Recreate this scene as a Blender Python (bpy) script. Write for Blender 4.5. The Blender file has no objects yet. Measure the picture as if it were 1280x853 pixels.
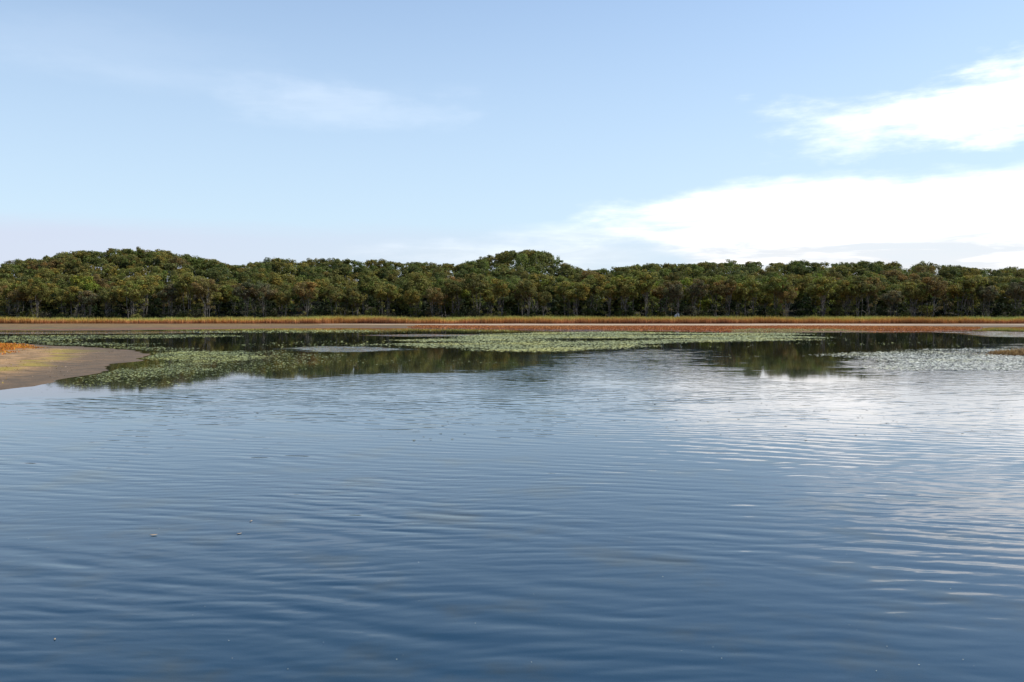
import bpy, math, random
import numpy as np
from mathutils import noise as mn

# ------------------------------------------------------------------ camera, sky, sun, exposure
F = 1067.0                      # focal length in photo pixels (1280 wide)
CAMH, HOR = 3.0, 389.0          # eye height above the water, horizon row of the photograph
SC = bpy.context.scene
COL = SC.collection
cam = bpy.data.objects.new('camera', bpy.data.cameras.new('camera'))
COL.objects.link(cam)
cam.data.sensor_width = 36.0
cam.data.lens = 36.0 * F / 1280.0
cam.location = (0, 0, CAMH)
cam.rotation_euler = (math.radians(90) - math.atan((426.5 - HOR) / F), 0, 0)
cam.data.clip_end = 9000.0
cam.data.clip_start = 0.1
SC.camera = cam
SC.view_settings.view_transform = 'Standard'
SC.view_settings.look = 'None'
SC.view_settings.exposure = 0.35
SC.view_settings.gamma = 1.0
SC.view_settings.use_curve_mapping = False
SUN_EL, SUN_AZ = math.radians(52), math.radians(80)     # azimuth clockwise from the view direction (+Y)
sd = bpy.data.lights.new('sun', 'SUN')
sd.energy = 5.0; sd.angle = math.radians(0.55); sd.color = (1.0, 0.95, 0.87)
sun = bpy.data.objects.new('sun', sd); COL.objects.link(sun)
sun.rotation_euler = (math.radians(90) - SUN_EL, 0, -SUN_AZ + math.pi)
SC.cycles.max_bounces = 6
SC.cycles.transparent_max_bounces = 8
SC.cycles.caustics_reflective = False
SC.cycles.caustics_refractive = False


class NT:
    """Small helper for building node graphs as expressions."""
    def __init__(s, tree): s.t = tree; s.n = tree.nodes; s.l = tree.links
    def node(s, kind, **kw):
        n = s.n.new(kind)
        for k, v in kw.items(): setattr(n, k, v)
        return n
    def put(s, sock, v):
        if isinstance(v, bpy.types.NodeSocket): s.l.new(v, sock)
        elif v is not None: sock.default_value = v
    def m(s, op, a, b=None, c=None, clamp=False):
        n = s.node('ShaderNodeMath', operation=op, use_clamp=clamp)
        s.put(n.inputs[0], a); s.put(n.inputs[1], b)
        if c is not None: s.put(n.inputs[2], c)
        return n.outputs[0]
    def add(s, a, b): return s.m('ADD', a, b)
    def sub(s, a, b): return s.m('SUBTRACT', a, b)
    def mul(s, a, b): return s.m('MULTIPLY', a, b)
    def ss(s, a, lo, hi, out0=0.0, out1=1.0):
        n = s.node('ShaderNodeMapRange', interpolation_type='SMOOTHSTEP')
        s.put(n.inputs[0], a); s.put(n.inputs[1], lo); s.put(n.inputs[2], hi)
        s.put(n.inputs[3], out0); s.put(n.inputs[4], out1)
        return n.outputs[0]
    def mix(s, f, a, b, mode='MIX'):
        n = s.node('ShaderNodeMix', data_type='RGBA', blend_type=mode)
        s.put(n.inputs[0], f)
        s.put(n.inputs[6], a if isinstance(a, bpy.types.NodeSocket) else (*a[:3], 1))
        s.put(n.inputs[7], b if isinstance(b, bpy.types.NodeSocket) else (*b[:3], 1))
        return n.outputs[2]
    def xyz(s, v):
        n = s.node('ShaderNodeSeparateXYZ'); s.l.new(v, n.inputs[0]); return n.outputs
    def vec(s, x, y, z=0.0):
        n = s.node('ShaderNodeCombineXYZ')
        s.put(n.inputs[0], x); s.put(n.inputs[1], y); s.put(n.inputs[2], z)
        return n.outputs[0]
    def vm(s, op, a, b):
        n = s.node('ShaderNodeVectorMath', operation=op); s.put(n.inputs[0], a); s.put(n.inputs[1], b)
        return n.outputs[0]
    def noise(s, v, scale, detail=3.0, rough=0.5, dim='3D', dist=0.0):
        n = s.node('ShaderNodeTexNoise', noise_dimensions=dim)
        s.put(n.inputs['Vector'], v); n.inputs['Scale'].default_value = scale
        n.inputs['Detail'].default_value = detail; n.inputs['Roughness'].default_value = rough
        n.inputs['Distortion'].default_value = dist
        return n.outputs[0]


# ---- world: Nishita sky with cloud banks laid out by compass direction and elevation
W = bpy.data.worlds.new('World'); SC.world = W; W.use_nodes = True
W.node_tree.nodes.clear()
k = NT(W.node_tree)
sky = k.node('ShaderNodeTexSky', sky_type='NISHITA', sun_disc=False)
sky.sun_elevation = SUN_EL; sky.sun_rotation = SUN_AZ
sky.altitude = 0; sky.air_density = 1.0; sky.dust_density = 0.6; sky.ozone_density = 1.2
tc = k.node('ShaderNodeTexCoord').outputs['Generated']
dx, dy, dz = k.xyz(tc)
u = k.m('ARCTAN2', dx, dy)
v = k.m('ARCSINE', dz)
nv = k.vec(dx, dy, k.mul(dz, 3.2))
n_big = k.noise(nv, 5.0, 5.0, 0.55, dist=0.3)
n_fin = k.noise(nv, 17.0, 5.0, 0.6)
n_str = k.noise(k.vec(dx, dy, k.mul(dz, 9.0)), 6.0, 5.0, 0.6, dist=0.6)
nb = k.sub(n_big, 0.5); nf = k.sub(n_fin, 0.5); ns = k.sub(n_str, 0.5)
nmix = k.add(k.mul(nb, 1.0), k.mul(nf, 0.80))
# lower bank, right of centre
top1 = k.ss(u, 0.09, 0.28, 0.112, 0.139)
bot1 = k.ss(u, 0.12, 0.36, 0.088, -0.03)
far1 = k.ss(u, 1.7, 2.3, 0.0, 0.2)
s1 = k.m('MINIMUM', k.sub(top1, v), k.sub(v, bot1))
s1 = k.m('MINIMUM', s1, k.mul(k.sub(u, 0.128), 0.24))
s1 = k.sub(s1, far1)
c1 = k.ss(k.add(s1, k.mul(nmix, 0.036)), -0.013, 0.026)
c1 = k.mul(c1, k.ss(n_str, 0.30, 0.6, 0.66, 1.0))
# upper bank at far right with a wispy left end
top2 = k.ss(u, 0.36, 0.56, 0.226, 0.248)
bot2 = k.ss(u, 0.36, 0.60, 0.182, 0.176)
s2 = k.m('MINIMUM', k.sub(top2, v), k.sub(v, bot2))
s2 = k.m('MINIMUM', s2, k.mul(k.sub(u, 0.34), 0.30))
s2 = k.sub(s2, k.ss(u, 1.2, 1.9, 0.0, 0.3))
c2 = k.ss(k.add(s2, k.add(k.mul(nmix, 0.075), k.mul(ns, 0.03))), -0.018, 0.036)
c2 = k.mul(c2, k.ss(u, 0.36, 0.54, 0.50, 1.0))
# faint puff low in the centre
def blob(u0, v0, su, sv, amp, op, nz):
    a = k.m('POWER', k.mul(k.sub(u, u0), 1.0 / su), 2.0)
    b = k.m('POWER', k.mul(k.sub(v, v0), 1.0 / sv), 2.0)
    r = k.sub(1.0, k.m('SQRT', k.add(a, b)))
    return k.mul(k.ss(k.add(r, k.mul(nz, amp)), -0.1, 0.9), op)
c3 = blob(0.075, 0.088, 0.12, 0.016, 0.9, 0.26, nmix)
c3b = blob(0.02, 0.065, 0.22, 0.022, 0.9, 0.30, nmix)
c4 = blob(-0.21, 0.228, 0.16, 0.030, 1.3, 0.085, nmix)
c5 = blob(-0.44, 0.268, 0.20, 0.036, 1.0, 0.03, nmix)
c6 = blob(-0.46, 0.355, 0.10, 0.026, 1.0, 0.03, nmix)
c9 = blob(-0.33, 0.245, 0.30, 0.022, 1.0, 0.03, nmix)
# flat mauve haze layer along the left horizon
c7 = k.mul(k.ss(k.add(k.sub(0.094, v), k.mul(ns, 0.022)), -0.012, 0.016), k.ss(u, -0.60, 0.12, 0.62, 0.20))
# scattered fair weather cloud everywhere else (behind and beside the camera)
away = k.ss(k.m('ABSOLUTE', u), 1.1, 1.8)
c8 = k.mul(k.mul(k.ss(n_big, 0.56, 0.66), away), k.ss(v, 0.02, 0.9, 0.9, 0.0))
base = k.mix(1.0, sky.outputs[0], (1.30, 1.37, 1.42), 'MULTIPLY')
base = k.mix(k.ss(v, -0.05, 0.60, 0.78, 0.0), base, (5.1, 6.35, 7.6))
hazec = (5.5, 5.6, 6.9)
base = k.mix(c7, base, hazec)
cloudshade = k.add(k.ss(v, 0.03, 0.15), k.add(k.mul(nf, 0.6), k.add(k.mul(nb, 0.9), k.mul(ns, 2.2))))
cloudc = k.mix(cloudshade, (7.1, 7.25, 7.5), (14.5, 14.1, 13.8))
for c in (c4, c5, c6, c9, c3, c3b, c8, c2, c1):
    base = k.mix(c, base, cloudc)
bg = k.node('ShaderNodeBackground'); bg.inputs[1].default_value = 0.1
k.l.new(base, bg.inputs[0])
wo = k.node('ShaderNodeOutputWorld'); k.l.new(bg.outputs[0], wo.inputs[0])

# ------------------------------------------------------------------ helpers
rng = np.random.default_rng(7)
random.seed(7)

def at(px, py, z=0.0):
    """Where a photo pixel meets the plane at height z (camera looks along +Y)."""
    D = (CAMH - z) * F / (py - HOR)
    return ((px - 640.0) / F * D, D)

def tag(o, label=None, cat=None, group=None, kind=None):
    if label: o['label'] = label
    if cat: o['category'] = cat
    if group: o['group'] = group
    if kind: o['kind'] = kind
    return o

def mesh_np(name, verts, faces, mat=None, smooth=False, attrs=None):
    """verts (n,3); faces (m,k) of equal length."""
    me = bpy.data.meshes.new(name)
    verts = np.asarray(verts, np.float32); faces = np.asarray(faces, np.int32)
    m, kk = faces.shape
    me.vertices.add(len(verts)); me.vertices.foreach_set('co', verts.ravel())
    me.loops.add(m * kk); me.loops.foreach_set('vertex_index', faces.ravel())
    me.polygons.add(m)
    me.polygons.foreach_set('loop_start', np.arange(0, m * kk, kk, dtype=np.int32))
    me.polygons.foreach_set('use_smooth', np.full(m, smooth, bool))
    me.update(calc_edges=True)
    for an, (tp, dat) in (attrs or {}).items():
        a = me.attributes.new(an, tp, 'POINT')
        a.data.foreach_set('value' if tp == 'FLOAT' else 'color', np.asarray(dat, np.float32).ravel())
    if mat: me.materials.append(mat)
    return me

def link(name, me, parent=None):
    o = bpy.data.objects.new(name, me); COL.objects.link(o)
    if parent: o.parent = parent
    return o

def vnoise(x, y, scale, seed=0.0, octs=3):
    """numpy value noise in -1..1"""
    x = np.asarray(x, float) * scale + seed * 17.3; y = np.asarray(y, float) * scale + seed * 9.1
    out = np.zeros(np.broadcast(x, y).shape); amp = 1.0; tot = 0.0
    for _ in range(octs):
        xi = np.floor(x).astype(np.int64); yi = np.floor(y).astype(np.int64)
        fx = x - xi; fy = y - yi
        fx = fx * fx * (3 - 2 * fx); fy = fy * fy * (3 - 2 * fy)
        def h(a, b):
            n = (a * 374761393 + b * 668265263) & 0x7fffffff
            n = ((n ^ (n >> 13)) * 1274126177) & 0x7fffffff
            return ((n ^ (n >> 16)) & 0xffff) / 32767.5 - 1.0
        v_ = (h(xi, yi) * (1 - fx) + h(xi + 1, yi) * fx) * (1 - fy) + (h(xi, yi + 1) * (1 - fx) + h(xi + 1, yi + 1) * fx) * fy
        out += v_ * amp; tot += amp; amp *= 0.5
        x = x * 2.03 + 5.7; y = y * 2.03 + 3.1
    return out / tot

def sdf_poly(x, y, pts):
    """signed distance, positive inside"""
    x = np.asarray(x, float); y = np.asarray(y, float)
    d = np.full(x.shape, 1e9); inside = np.zeros(x.shape, bool)
    n = len(pts)
    for i in range(n):
        x0, y0 = pts[i]; x1, y1 = pts[(i + 1) % n]
        ex, ey = x1 - x0, y1 - y0
        t = np.clip(((x - x0) * ex + (y - y0) * ey) / (ex * ex + ey * ey + 1e-12), 0, 1)
        d = np.minimum(d, np.hypot(x - x0 - t * ex, y - y0 - t * ey))
        c = ((y0 > y) != (y1 > y)) & (x < (x1 - x0) * (y - y0) / (y1 - y0 + 1e-12) + x0)
        inside ^= c
    return np.where(inside, d, -d)

def PX(*pp): return [at(a, b) for a, b in pp]
def sstep(a, lo, hi):
    t = np.clip((a - lo) / (hi - lo), 0, 1); return t * t * (3 - 2 * t)

def mat_new(name):
    m = bpy.data.materials.new(name); m.use_nodes = True
    m.node_tree.nodes.clear()
    return m, NT(m.node_tree)

def finish(kk, shader):
    o = kk.node('ShaderNodeOutputMaterial'); kk.l.new(shader, o.inputs[0])

def principled(kk, color, rough=0.8, spec=0.5, normal=None):
    p = kk.node('ShaderNodeBsdfPrincipled')
    kk.put(p.inputs['Base Color'], color if isinstance(color, bpy.types.NodeSocket) else (*color[:3], 1))
    kk.put(p.inputs['Roughness'], rough)
    kk.put(p.inputs['Specular IOR Level'], spec)
    if normal is not None: kk.put(p.inputs['Normal'], normal)
    return p

# ------------------------------------------------------------------ terrain
SHORE_PX = [(-400, 412.5), (0, 412.8), (90, 413.0), (160, 412.6), (240, 411.6), (330, 410.4), (450, 409.9), (540, 410.6), (640, 411.2),
            (740, 412.4), (850, 413.6), (920, 415.2), (1060, 415.0), (1150, 414.4), (1208, 412.6), (1222, 409.0),
            (1280, 408.6), (1700, 408.6)]
_sx = np.array([at(a, b)[0] for a, b in SHORE_PX]); _sy = np.array([at(a, b)[1] for a, b in SHORE_PX])
BAR = PX((-330, 520), (-60, 496), (0, 488), (40, 483), (75, 475), (110, 468), (140, 461), (165, 453), (178, 447), (172, 441), (140, 436.5),
         (95, 433.6), (50, 431.5), (20, 429.8), (-40, 428.5), (-330, 426))
SKY_PX = [(-200, 330), (0, 324), (40, 320), (90, 311), (130, 308), (170, 307), (210, 310), (255, 318), (297, 330), (315, 324), (350, 320),
          (420, 320), (470, 322), (520, 325), (575, 325), (600, 322), (622, 315), (660, 313), (688, 315), (700, 322), (718, 330), (735, 334),
          (760, 331), (800, 327), (850, 325), (925, 322), (955, 325), (1000, 322), (1040, 326), (1090, 322), (1130, 324), (1160, 326),
          (1210, 331), (1260, 331), (1280, 332), (1500, 338)]
_kx = np.array([(a - 640) / F for a, b in SKY_PX]); _kh = np.array([(HOR - b) / F for a, b in SKY_PX])

def shore_y(x):
    return np.interp(x, _sx, _sy) + vnoise(x, x * 0 + 3.3, 0.12, 2) * 3.0

def gz(x, y):
    x = np.asarray(x, float); y = np.asarray(y, float)
    d = y - shore_y(x)
    z = -0.75 + 0.79 * sstep(d, -26, 1.0)
    z = z + 0.04 * sstep(d, 0, 40) + 0.15 * sstep(y, 203, 214)
    # forest hill
    top = np.interp(x / np.maximum(y, 1), _kx, _kh)
    hh = np.maximum(CAMH + top * 285.0 - 11.0, 0.5)
    z = z + (hh - 0.4) * sstep(y, 212, 288) * 1.0
    z = np.where(y > 288, z - 0.03 * (y - 288), z); z = np.where(y > 288, np.maximum(z, 0.5), z)
    # sandbar
    s = sdf_poly(x, y, BAR) - 0.5 + vnoise(x, y, 0.30, 5) * 1.1
    zb = -0.75 + 0.77 * sstep(s, -6.0, 0.0) + 0.20 * sstep(s, 0, 9.0) + vnoise(x, y, 0.5, 8) * 0.018
    z = np.maximum(z, np.where(s > -6, zb, -9))
    # near bank under the viewpoint
    z = z + 2.0 * (1 - sstep(y, -1.5, 4.5))
    return z + vnoise(x, y, 0.35, 4) * 0.012

def axis(*segs):
    out = []
    for a, b, s in segs: out += list(np.arange(a, b, s))
    return np.array(out + [segs[-1][1]])

gx = axis((-3500, -700, 350), (-700, -240, 40), (-240, -64, 3), (-64, 2, 0.55), (2, 240, 3), (240, 700, 40), (700, 3501, 350))
gy = axis((-300, -20, 35), (-20, 25, 1.5), (25, 88, 0.5), (88, 118, 2), (118, 172, 1.0), (172, 214, 2.0), (214, 330, 4), (330, 900, 60), (900, 4001, 400))

def grid(xs, ys):
    X, Y = np.meshgrid(xs, ys)
    nx, ny = len(xs), len(ys)
    i = np.arange(nx * ny).reshape(ny, nx)
    f = np.stack([i[:-1, :-1], i[:-1, 1:], i[1:, 1:], i[1:, :-1]], -1).reshape(-1, 4)
    return X.ravel(), Y.ravel(), f

X, Y, Fc = grid(gx, gy)
Z = gz(X, Y)
pal = lambda *pp: sdf_poly(X, Y, PX(*pp))
algae = sstep(pal((25, 461), (20, 458), (45, 455), (60, 450), (62, 443), (45, 441.2), (90, 438), (115, 437.2), (118, 440), (84, 443), (82, 450), (68, 458), (45, 461)) + vnoise(X, Y, 0.9, 11) * 2.4, -1.2, 1.6)
algae = np.maximum(algae, 0.8 * sstep(pal((-300, 471), (-20, 470), (15, 466), (25, 462), (-10, 463), (-300, 466)) + vnoise(X, Y, 0.5, 12) * 1.6, -1.2, 1.6))
algae = np.maximum(algae, sstep(pal((-300, 412.4), (0, 412.2), (82, 411.6), (84, 410.4), (0, 410.2), (-300, 410.3)) + vnoise(X, Y, 0.2, 13) * 4, -2, 3))
algae = np.maximum(algae, 0.8 * sstep(pal((915, 414.8), (1040, 415.2), (1075, 414.4), (1050, 412.4), (930, 411.2)) + vnoise(X, Y, 0.2, 14) * 3, -2, 3))
redz = sstep(pal((520, 409.2), (560, 412.0), (640, 413), (850, 416), (1215, 415), (1225, 409.3), (1150, 408.2), (520, 407.9)) + vnoise(X, Y, 0.06, 15) * 5, -3, 4)
redz = np.maximum(redz, 0.62 * sstep(pal((-300, 413), (80, 413.2), (330, 412), (540, 411.4), (540, 410.2), (330, 409.8), (80, 411.4), (-300, 412)) + vnoise(X, Y, 0.1, 16) * 4, -4, 4))
pale = sstep(pal((620, 407.2), (1700, 407.6), (1700, 405.4), (620, 405.4), (400, 405.6), (400, 406.2)) + vnoise(X, Y, 0.05, 17) * 4, -3, 4) * 1.0
colA = np.stack([algae, redz, pale, np.ones_like(pale)], -1)
gmat, k = mat_new('shore_ground')
pos = k.node('ShaderNodeNewGeometry').outputs['Position']
px_, py_, pz_ = k.xyz(pos)
at_ = k.node('ShaderNodeAttribute', attribute_name='cover'); rgb = k.node('ShaderNodeSeparateColor'); k.l.new(at_.outputs['Color'], rgb.inputs[0])
n1 = k.noise(pos, 0.9, 6, 0.6); n2 = k.noise(pos, 9.0, 4, 0.6); n3 = k.noise(k.vec(k.mul(px_, 0.25), py_, 0), 0.8, 5, 0.65)
mud = k.mix(k.ss(n1, 0.35, 0.65), (0.105, 0.068, 0.034), (0.275, 0.168, 0.080))
mud = k.mix(k.mul(k.ss(n2, 0.48, 0.70), 0.75), mud, (0.34, 0.24, 0.155))
mud = k.mix(k.ss(n3, 0.55, 0.72), mud, (0.13, 0.10, 0.070))
mud = k.mix(k.ss(py_, 100.0, 115.0, 0.0, 0.8), mud, k.mix(k.ss(n3, 0.4, 0.62), (0.100, 0.074, 0.030), (0.235, 0.135, 0.050)))
mud = k.mix(k.mul(k.ss(rgb.outputs[0], 0.15, 0.8), k.ss(n2, 0.30, 0.6, 0.45, 1.0)), mud, (0.22, 0.17, 0.035))
mud = k.mix(k.ss(rgb.outputs[1], 0.2, 0.8), mud, k.mix(n1, (0.26, 0.09, 0.045), (0.34, 0.13, 0.055)))
mud = k.mix(k.ss(rgb.outputs[2], 0.2, 0.8), mud, k.mix(n3, (0.30, 0.21, 0.14), (0.52, 0.41, 0.31)))
wetn = k.add(pz_, k.mul(k.sub(n3, 0.5), 0.16))
wet = k.ss(wetn, 0.02, 0.13, 1.0, 0.0)
mud = k.mix(k.mul(wet, 0.75), mud, (0.058, 0.047, 0.036))
mud = k.mix(k.ss(pz_, -0.35, 0.0, 1.0, 0.0), mud, k.mix(k.ss(n1, 0.42, 0.62), (0.022, 0.030, 0.026), (0.075, 0.070, 0.038)))
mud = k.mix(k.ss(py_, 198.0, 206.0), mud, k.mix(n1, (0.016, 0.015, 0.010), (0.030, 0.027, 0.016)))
bp = k.node('ShaderNodeBump'); bp.inputs['Strength'].default_value = 0.6; bp.inputs['Distance'].default_value = 0.05
k.l.new(k.add(n2, k.mul(n1, 1.5)), bp.inputs['Height'])
p = principled(k, mud, k.ss(wet, 0, 1, 0.95, 0.75), 0.12, bp.outputs[0])
finish(k, p.outputs[0])
tag(link('ground', mesh_np('ground', np.stack([X, Y, Z], -1), Fc, gmat, True, {'cover': ('FLOAT_COLOR', colA)})), kind='structure')

# ------------------------------------------------------------------ water
wx = axis((-3500, -700, 350), (-700, -200, 25), (-200, 200, 1.6), (200, 700, 25), (700, 3501, 350))
wy = axis((0, 6, 3), (6, 60, 0.8), (60, 175, 1.5), (175, 182, 7))
X, Y, Fc = grid(wx, wy)
def area(soft, *pp):
    s = sdf_poly(X, Y, PX(*pp)); return sstep(s / np.maximum(Y * soft, 0.3), -1, 1)
# calm: where the wood is mirrored; elsewhere the breeze ruffles the surface
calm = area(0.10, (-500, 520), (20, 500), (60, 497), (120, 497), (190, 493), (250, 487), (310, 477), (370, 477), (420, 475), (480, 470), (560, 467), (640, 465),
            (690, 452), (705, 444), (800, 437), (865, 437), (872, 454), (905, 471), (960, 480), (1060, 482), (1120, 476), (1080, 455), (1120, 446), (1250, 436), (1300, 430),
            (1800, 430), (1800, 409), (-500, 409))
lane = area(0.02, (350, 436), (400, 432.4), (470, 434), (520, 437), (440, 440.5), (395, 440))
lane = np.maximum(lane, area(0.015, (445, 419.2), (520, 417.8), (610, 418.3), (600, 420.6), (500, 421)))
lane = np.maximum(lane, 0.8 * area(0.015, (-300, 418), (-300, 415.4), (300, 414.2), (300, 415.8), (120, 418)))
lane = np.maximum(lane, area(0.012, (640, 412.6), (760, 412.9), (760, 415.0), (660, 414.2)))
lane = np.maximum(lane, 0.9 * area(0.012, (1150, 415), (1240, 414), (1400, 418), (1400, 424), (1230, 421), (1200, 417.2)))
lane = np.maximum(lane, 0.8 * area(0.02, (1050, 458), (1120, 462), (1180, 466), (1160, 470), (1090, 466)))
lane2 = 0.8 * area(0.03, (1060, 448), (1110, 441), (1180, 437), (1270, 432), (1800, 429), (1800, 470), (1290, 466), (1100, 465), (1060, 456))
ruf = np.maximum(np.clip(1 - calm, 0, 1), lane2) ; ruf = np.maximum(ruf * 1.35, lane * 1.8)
wm, k = mat_new('lake_water')
pos = k.node('ShaderNodeNewGeometry').outputs['Position']
px_, py_, pz_ = k.xyz(pos)
at_ = k.node('ShaderNodeAttribute', attribute_name='ruffle')
warp = k.node('ShaderNodeTexNoise', noise_dimensions='2D'); k.l.new(pos, warp.inputs['Vector'])
warp.inputs['Scale'].default_value = 0.16; warp.inputs['Detail'].default_value = 2
wsep = k.node('ShaderNodeSeparateColor'); k.l.new(warp.outputs[1], wsep.inputs[0])
wxv = k.mul(k.sub(wsep.outputs[0], 0.5), 1.6); wyv = k.mul(k.sub(wsep.outputs[1], 0.5), 1.3)
q2 = k.vec(k.mul(px_, 0.85), py_, 0)
phs = k.noise(q2, 0.34, 2.5, 0.5, '2D')
env1 = k.ss(k.noise(k.vec(k.mul(px_, 0.7), py_, 3), 0.60, 2, 0.5), 0.34, 0.66)
env2 = k.ss(k.noise(k.vec(k.mul(px_, 0.7), py_, 9), 0.9, 2, 0.5), 0.38, 0.66)
env3 = k.ss(k.noise(k.vec(k.mul(px_, 0.7), py_, 15), 0.42, 2, 0.5), 0.38, 0.68)
def height(ex, ey):
    x = k.add(px_, ex); y = k.add(py_, ey)
    X2 = k.add(x, wxv); Y2 = k.add(y, wyv)
    tot = None
    for ang, sx, sy, amp, det, sc in ((-13, 0.75, 2.1, 0.011, 0.6, 1.0), (7, 1.5, 4.3, 0.0055, 1.0, 1.0), (-5, 3.5, 10.0, 0.0014, 1.0, 1.0)):
        c, s_ = math.cos(math.radians(ang)), math.sin(math.radians(ang))
        qx = k.mul(k.add(k.mul(X2, c), k.mul(Y2, s_)), sx)
        qy = k.mul(k.sub(k.mul(Y2, c), k.mul(X2, s_)), sy)
        h = k.mul(k.noise(k.vec(qx, qy, 0), sc, det, 0.45, '2D'), amp)
        tot = h if tot is None else k.add(tot, h)
    # wind ripple trains: crests nearly across the view, bent and broken by slow noise
    for ang, lam, amp, env, ph in ((-12, 0.38, 0.0028, env1, 2.1), (4, 0.25, 0.0013, env2, 3.0), (-26, 0.60, 0.0034, env3, 1.3)):
        kk_ = 2 * math.pi / lam
        a = k.add(k.mul(x, -math.sin(math.radians(ang)) * kk_), k.mul(y, math.cos(math.radians(ang)) * kk_))
        a = k.add(a, k.mul(phs, ph * 5.0))
        w = k.m('SINE', a)
        w = k.add(w, k.mul(k.m('COSINE', k.mul(a, 2.0)), 0.18))
        tot = k.add(tot, k.mul(k.mul(w, env), amp))
    return tot
E = 0.03
h0 = height(0.0, 0.0); hx = height(E, 0.0); hy = height(0.0, E)
sx_ = k.mul(k.sub(h0, hx), 1 / E); sy_ = k.mul(k.sub(h0, hy), 1 / E)
patch = k.noise(k.vec(k.mul(px_, 0.35), py_, 0), 0.16, 4, 0.6, '2D')
fine = k.noise(k.vec(k.mul(px_, 0.22), k.mul(py_, 0.9), 0), 1.0, 3, 0.6, '2D')
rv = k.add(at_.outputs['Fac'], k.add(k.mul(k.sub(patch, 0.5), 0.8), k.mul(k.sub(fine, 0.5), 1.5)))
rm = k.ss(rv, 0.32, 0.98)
gust = k.ss(k.noise(k.vec(k.mul(px_, 0.5), py_, 0), 0.10, 2, 0.5, '2D'), 0.30, 0.7, 0.65, 1.15)
gain = k.add(0.03, k.mul(k.mul(rm, gust), k.ss(py_, 8.0, 20.0, 0.85, 0.50)))
gain = k.add(gain, k.mul(k.ss(rv, 1.15, 1.6, 0.0, 1.3), k.ss(py_, 45.0, 55.0)))
slope = k.vec(k.mul(sx_, gain), k.mul(sy_, gain), 1.0)
nrm = k.node('ShaderNodeVectorMath', operation='NORMALIZE'); k.l.new(slope, nrm.inputs[0])
N = nrm.outputs[0]
fr = k.node('ShaderNodeFresnel'); fr.inputs['IOR'].default_value = 1.333; k.l.new(N, fr.inputs['Normal'])
gl = k.node('ShaderNodeBsdfGlossy'); gl.inputs['Roughness'].default_value = 0.03; gl.inputs['Color'].default_value = (1, 1, 1, 1); k.l.new(N, gl.inputs['Normal'])
tr = k.node('ShaderNodeBsdfTransparent'); tr.inputs['Color'].default_value = (0.55, 0.72, 0.74, 1)
df = k.node('ShaderNodeBsdfDiffuse')
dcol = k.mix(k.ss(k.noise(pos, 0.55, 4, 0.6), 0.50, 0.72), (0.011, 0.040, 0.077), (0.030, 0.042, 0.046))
dcol = k.mix(k.ss(rv, 0.2, 0.8, 0.95, 0.0), dcol, k.mix(patch, (0.005, 0.007, 0.005), (0.024, 0.025, 0.009)))  # calm water: dark mirrored wood also painted into the body colour, olive for weed
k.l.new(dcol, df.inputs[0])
below = k.node('ShaderNodeMixShader'); below.inputs[0].default_value = 0.30
k.l.new(df.outputs[0], below.inputs[1]); k.l.new(tr.outputs[0], below.inputs[2])
ms = k.node('ShaderNodeMixShader'); k.l.new(fr.outputs[0], ms.inputs[0])
k.l.new(below.outputs[0], ms.inputs[1]); k.l.new(gl.outputs[0], ms.inputs[2])
finish(k, ms.outputs[0])
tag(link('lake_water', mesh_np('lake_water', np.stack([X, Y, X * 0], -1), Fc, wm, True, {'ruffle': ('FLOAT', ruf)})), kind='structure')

# ------------------------------------------------------------------ low plants: tufts as real blades
def plant_mat(name, stops, rough=0.7, trans=0.25, patchy=None):
    m, kk = mat_new(name)
    a = kk.node('ShaderNodeAttribute', attribute_name='h')
    t = kk.node('ShaderNodeAttribute', attribute_name='tone')
    r = kk.node('ShaderNodeValToRGB')
    el = r.color_ramp.elements
    while len(el) < len(stops): el.new(0.5)
    for e, (p_, c_) in zip(el, stops): e.position = p_; e.color = (*c_, 1)
    hh = kk.add(a.outputs['Fac'], kk.mul(kk.sub(t.outputs['Fac'], 0.5), 0.45))
    kk.l.new(hh, r.inputs[0])
    col = r.outputs[0]
    if patchy:
        pos = kk.node('ShaderNodeNewGeometry').outputs['Position']
        nn = kk.noise(pos, patchy[0], 3, 0.6)
        col = kk.mix(kk.mul(kk.ss(nn, 0.42, 0.62), patchy[2]), col, patchy[1])
    hsv = kk.node('ShaderNodeHueSaturation'); kk.l.new(col, hsv.inputs['Color'])
    kk.put(hsv.inputs['Value'], kk.ss(t.outputs['Fac'], 0, 1, 0.72, 1.3))
    d = principled(kk, hsv.outputs[0], rough, 0.2)
    tl = kk.node('ShaderNodeBsdfTranslucent'); kk.l.new(hsv.outputs[0], tl.inputs[0])
    mx = kk.node('ShaderNodeMixShader'); mx.inputs[0].default_value = trans
    kk.l.new(d.outputs[0], mx.inputs[1]); kk.l.new(tl.outputs[0], mx.inputs[2])
    finish(kk, mx.outputs[0]); return m

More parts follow.
